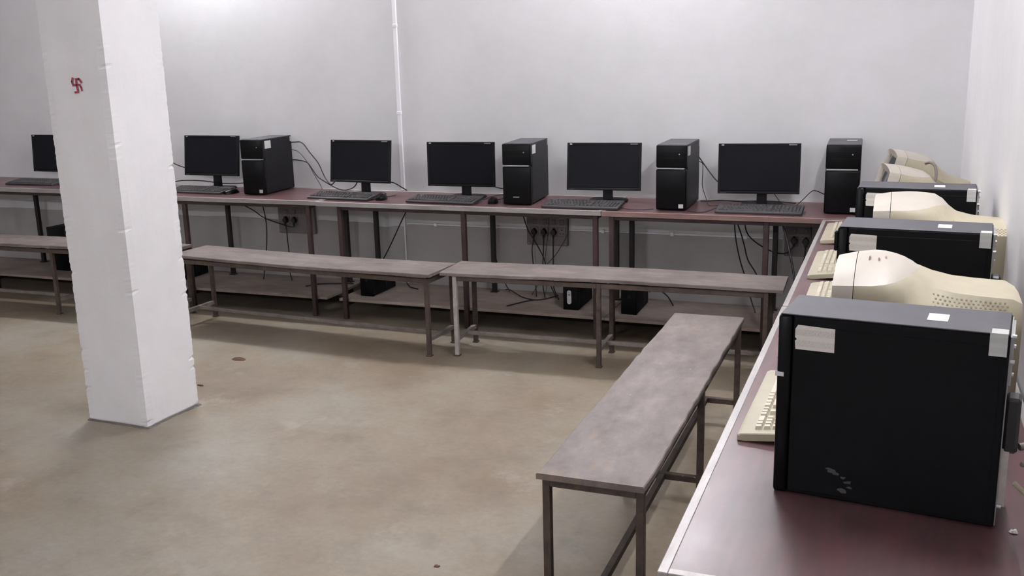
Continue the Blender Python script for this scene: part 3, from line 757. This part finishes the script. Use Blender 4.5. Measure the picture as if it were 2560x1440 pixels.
# ------------------------------------------------------------------ cables
def cable(name, lab, pts, r=.0038, mat='cable', group='black cables at the back tables'):
    P = [Vector(p) for p in pts]
    t = tag(obj(name, tube(bmesh.new(), P, r), mat, None, 60), lab, 'cable', group)
    return t
def plug_cable(lab, pts, first=True):
    """pts start at the plug"""
    p = Vector(pts[0]); t = thing('mains_cable', lab, 'cable', (p.x, -.033, p.z), 0, 'power cords plugged in under the back tables')
    bm = bmesh.new(); prof = []
    for k in range(16):
        a = 2*math.pi*k/16; x, z = .0195*math.cos(a), .020*math.sin(a)
        if z > 0: x *= 1-.55*(z/.02)**1.5; z *= 1.25
        prof.append((x, z))
    loft(bm, [[(u, -.0015, v) for u, v in prof], [(u, -.020, v) for u, v in prof], [(u*.8, -.030, v*.8) for u, v in prof]])
    obj('plug_top', bm, 'plug', t, 40)
    bm = bmesh.new(); cyl(bm, (0, -.018, -.012), (0, -.020, -.036), .008, .0055, 10); obj('strain_relief', bm, 'plug', t, 40)
    q = [Vector((0, -.020, -.030))] + [Vector(v)-Vector((p.x, -.033, p.z)) for v in pts[1:]]
    obj('cord', tube(bmesh.new(), q, .0038), 'cable', t, 60)
    return t
plug_cable('black cord from the right plug of the left board, rising to the table edge', [(-4.205, -.045, .530), (-4.196, -.06, .493), (-4.232, -.06, .485), (-4.336, -.055, .508), (-4.442, -.06, .542), (-4.516, -.08, .597), (-4.61, -.12, .656), (-4.66, -.14, .692)])
plug_cable('black cord hanging straight down from the left plug of the left board', [(-4.275, -.045, .530), (-4.266, -.055, .459), (-4.261, -.06, .39), (-4.243, -.08, .293), (-4.22, -.12, .18), (-4.18, -.16, .130)])
plug_cable('black cord from the left plug of the three-plug board', [(-2.431, -.045, .519), (-2.433, -.055, .467), (-2.441, -.06, .404), (-2.426, -.08, .298), (-2.40, -.12, .19), (-2.38, -.16, .130)])
plug_cable('black cord from the middle plug of the three-plug board', [(-2.366, -.045, .520), (-2.366, -.052, .457), (-2.367, -.06, .369), (-2.367, -.07, .299), (-2.35, -.12, .19), (-2.32, -.17, .130)])
plug_cable('black cord from the right plug of the three-plug board', [(-2.301, -.045, .521), (-2.302, -.052, .46), (-2.300, -.06, .373), (-2.298, -.07, .298), (-2.28, -.12, .19), (-2.22, -.20, .130)])
plug_cable('black cord from the left plug of the corner board, looping left to the table', [(-.847, -.045, .531), (-.852, -.056, .493), (-.883, -.056, .459), (-.939, -.055, .456), (-1.011, -.06, .485), (-1.07, -.10, .535), (-1.103, -.12, .583), (-1.114, -.15, .655), (-1.118, -.16, .695)])
plug_cable('black cord hanging from the right plug of the corner board', [(-.782, -.045, .527), (-.782, -.055, .475), (-.784, -.06, .435), (-.797, -.08, .385), (-.807, -.10, .332), (-.80, -.15, .2), (-.76, -.2, .130)])
cable('hanging_cable', 'black cable hanging below the table right of the pillar', [(-4.405, -.12, .70), (-4.405, -.12, .657), (-4.404, -.10, .57), (-4.405, -.09, .461), (-4.431, -.08, .304), (-4.44, -.10, .20), (-4.40, -.18, .130)])
cable('hanging_cable', 'black cable slanting down left from the table edge near the white casing', [(-3.15, -.36, .722), (-3.157, -.35, .693), (-3.237, -.30, .589), (-3.351, -.22, .445), (-3.465, -.15, .306), (-3.56, -.11, .20), (-3.58, -.14, .135)])
cable('hanging_cable', 'black cable hanging beside the black middle leg', [(-2.685, -.045, .70), (-2.695, -.05, .636), (-2.695, -.05, .533), (-2.700, -.06, .452), (-2.676, -.08, .319), (-2.62, -.10, .20), (-2.58, -.11, .135)])
cable('hanging_cable', 'black cable slanting right in front of the three-plug board', [(-2.50, -.10, .695), (-2.483, -.10, .636), (-2.454, -.09, .537), (-2.415, -.09, .475), (-2.355, -.10, .378), (-2.333, -.10, .302), (-2.30, -.12, .2), (-2.25, -.16, .130)])
cable('hanging_cable', 'thin cable hanging straight over the three-plug board', [(-2.327, -.042, .69), (-2.33, -.042, .621), (-2.34, -.042, .506), (-2.352, -.042, .416), (-2.364, -.045, .314), (-2.35, -.06, .2), (-2.34, -.1, .130)], .0016)
cable('hanging_cable', 'thin cable curving left from the right side of the three-plug board', [(-2.199, -.045, .69), (-2.201, -.045, .606), (-2.208, -.045, .518), (-2.244, -.05, .445), (-2.29, -.05, .376), (-2.347, -.06, .308), (-2.38, -.08, .22), (-2.42, -.14, .130)], .002)
cable('hanging_cable', 'black cable hanging below the wood-edged table, left of two', [(-1.165, -.2, .70), (-1.163, -.2, .659), (-1.154, -.18, .545), (-1.131, -.16, .426), (-1.103, -.15, .331), (-1.07, -.16, .22), (-1.03, -.2, .130)])
cable('hanging_cable', 'black cable hanging below the wood-edged table, right of two', [(-1.152, -.2, .70), (-1.149, -.2, .657), (-1.126, -.18, .581), (-1.109, -.17, .518), (-1.086, -.16, .428), (-1.045, -.15, .358), (-.99, -.15, .25), (-.93, -.18, .130)])
cable('monitor_cable', 'upper black cable sagging from the leftmost tower to the next monitor', [(-4.235, -.011, 1.062), (-4.17, -.016, 1.067), (-4.104, -.03, 1.064), (-4.04, -.04, .998), (-3.976, -.05, .932), (-3.94, -.06, .871), (-3.903, -.08, .828), (-3.821, -.14, .800), (-3.70, -.22, .90)])
cable('monitor_cable', 'lower black cable sagging from the leftmost tower behind the next monitor', [(-4.235, -.011, .945), (-4.16, -.018, .945), (-4.077, -.03, .931), (-4.033, -.04, .889), (-3.984, -.05, .837), (-3.899, -.08, .802), (-3.79, -.12, .769), (-3.714, -.12, .765), (-3.616, -.18, .807), (-3.56, -.22, .90)])
cable('monitor_cable', 'thin cable sagging from the leftmost tower to the table', [(-4.235, -.011, 1.02), (-4.155, -.016, 1.005), (-4.091, -.03, .955), (-4.048, -.04, .903), (-4.014, -.05, .855), (-3.966, -.06, .789), (-3.93, -.09, .756)], .0022)
cable('monitor_cable', 'short black cable from the monitor to the foot of the white casing', [(-3.42, -.24, .86), (-3.396, -.20, .832), (-3.359, -.15, .824), (-3.335, -.08, .785), (-3.315, -.045, .760)])
cable('monitor_cable', 'black cable coming out from behind the pillar to the monitor', [(-5.45, -.10, 1.0), (-5.192, -.10, .94), (-5.108, -.12, .912), (-4.99, -.135, .888), (-4.90, -.12, .90)])
cable('monitor_cable', 'black cables lying behind the monitor beside the pillar', [(-5.40, -.08, .756), (-5.211, -.08, .775), (-5.085, -.10, .795), (-4.903, -.12, .800), (-4.773, -.12, .790), (-4.672, -.12, .785), (-4.546, -.10, .790), (-4.40, -.04, .80)])
cable('monitor_cable', 'black cable stretching from the third tower to the rightmost flat monitor', [(-1.40, -.068, 1.01), (-1.397, -.06, 1.004), (-1.331, -.10, .928), (-1.27, -.18, .882), (-1.235, -.215, .875)])
cable('monitor_cable', 'thin cable dropping from the third tower to the keyboard', [(-1.40, -.068, .98), (-1.375, -.06, .965), (-1.369, -.08, .914), (-1.366, -.10, .84), (-1.333, -.16, .779), (-1.295, -.28, .756), (-1.235, -.345, .765)], .0022)
cable('monitor_cable', 'black cable lying on the table behind the rightmost flat monitor', [(-1.37, -.13, .757), (-1.306, -.11, .757), (-1.234, -.085, .757), (-1.138, -.10, .757), (-1.053, -.075, .757), (-.943, -.07, .757), (-.84, -.11, .757)], .0045)
cable('monitor_cable', 'thin cable looping in front of the third tower', [(-1.37, -.50, .753), (-1.308, -.525, .753), (-1.271, -.49, .753), (-1.232, -.387, .760)], .002)
cable('monitor_cable', 'thin cable arching from the rightmost monitor to the corner tower', [(-.975, -.19, .86), (-.928, -.20, .790), (-.893, -.22, .765), (-.837, -.24, .757), (-.799, -.20, .785), (-.757, -.16, .828), (-.733, -.12, .83), (-.69, -.05, .801), (-.66, -.022, .79)], .0024)
cable('monitor_cable', 'thin cable lying left of the third tower', [(-1.78, -.44, .7545), (-1.70, -.505, .7545), (-1.617, -.495, .7545), (-1.566, -.470, .7545)], .002)
cable('monitor_cable', 'short cable between the casing-side monitor and the second tower', [(-2.70, -.2, .85), (-2.657, -.17, .821), (-2.62, -.12, .80), (-2.56, -.05, .785), (-2.49, -.04, .79)], .003)
cable('keyboard_cable', 'thin keyboard cable running back to the second tower', [(-2.675, -.37, .765), (-2.66, -.30, .7535), (-2.665, -.20, .7535), (-2.64, -.10, .7535), (-2.58, -.035, .7535)], .0018)
cable('shelf_cable', 'loose cable curling on the low shelf below the three-plug board', [(-2.62, -.08, .14), (-2.581, -.10, .145), (-2.462, -.20, .131), (-2.356, -.25, .131), (-2.30, -.20, .131), (-2.25, -.12, .135)], .0036)
cable('shelf_cable', 'loose cable end on the low shelf left of the oval-plate box', [(-2.47, -.44, .131), (-2.44, -.38, .131), (-2.40, -.30, .131), (-2.36, -.26, .133)], .004)
cable('shelf_cable', 'cable curling right of the power box below the joint', [(-1.668, -.14, .20), (-1.62, -.12, .21), (-1.56, -.13, .18), (-1.51, -.18, .134)], .004)
cable('shelf_cable', 'cable on the low shelf right of the leftmost power box', [(-3.385, -.14, .19), (-3.33, -.12, .18), (-3.28, -.14, .135), (-3.20, -.18, .131)], .004)
cable('shelf_cable', 'short cable with a dark end below the two-plug board on the left', [(-3.98, -.30, .131), (-3.92, -.22, .133), (-3.80, -.17, .131), (-3.70, -.15, .131)], .004)
cable('corner_cable', 'black cables bundled under the corner where the tables meet', [(-.87, -.50, .715), (-.83, -.55, .60), (-.79, -.60, .45), (-.77, -.66, .30), (-.80, -.74, .12), (-.76, -.80, .008)], .006)
cable('corner_cable', 'black cable sagging beside the corner bundle', [(-.725, -.45, .715), (-.72, -.52, .50), (-.70, -.60, .36), (-.715, -.68, .33), (-.69, -.72, .40), (-.67, -.75, .60), (-.64, -.78, .716)], .005)
cable('crt_cable', 'grey cable loop hanging over the back of the corner beige monitor', [(-.205, -1.02, 1.085), (-.185, -1.045, 1.092), (-.165, -1.07, 1.075), (-.160, -1.09, 1.03), (-.175, -1.10, .985), (-.185, -1.10, .93)], .006, 'cable_grey', 'cables along the right wall')
for k, (lab, pts) in enumerate((('thick grey cable leaving the back of the nearest old tower', [(-.095, -3.95, .90), (-.06, -3.93, .905), (-.03, -3.86, .90), (-.02, -3.7, .86), (-.02, -3.5, .80)]),
        ('beige cable drooping from the nearest old tower to the table', [(-.09, -3.955, .87), (-.055, -3.94, .86), (-.04, -3.90, .80), (-.05, -3.86, .760), (-.03, -3.75, .757)]),
        ('pale cable curling on the table behind the nearest old tower', [(-.10, -3.97, .84), (-.06, -3.97, .80), (-.035, -4.00, .762), (-.05, -4.06, .757), (-.02, -4.12, .757)]))):
    cable('rear_cable', lab, pts, (.007, .0045, .0045)[k], 'cable_grey' if k != 2 else 'beige', 'cables along the right wall')

# ------------------------------------------------------------------ small litter
def blob(name, lab, cat, x, y, z, rx, ry, h, mat, seed, n=11):
    rnd = random.Random(seed); bm = bmesh.new(); base = [];  top = []
    for k in range(n):
        a = 2*math.pi*k/n; r = rnd.uniform(.6, 1.05); base.append((rx*r*math.cos(a), ry*r*math.sin(a), 0)); top.append((rx*r*.7*math.cos(a), ry*r*.7*math.sin(a), h*rnd.uniform(.4, 1)))
    loft(bm, [base, top]); o = obj(name, bm, mat); o.location = (x, y, z); return tag(o, lab, cat)
blob('dry_leaf', 'small brown crumpled leaf on the concrete floor right of the pillar', 'litter', -3.655, -1.487, 0, .052, .030, .012, 'leaf', 3)
blob('floor_scrap', 'tiny dark scrap on the floor behind the pillar foot', 'litter', -3.572, -1.925, 0, .030, .012, .008, 'leaf', 8)
blob('floor_scrap', 'tiny dark scrap on the floor in the foreground left of the near bench', 'litter', -1.63, -3.2, 0, .014, .010, .005, 'leaf', 14)
blob('paper_crumb', 'white paper crumb on the near table by the tower rear', 'litter', -.095, -3.925-.06, .7525, .008, .006, .006, 'paper', 5)
blob('shelf_scrap', 'dark scrap on the low shelf near the right corner', 'litter', -1.24, -.36, .1255, .035, .02, .008, 'leaf', 6)
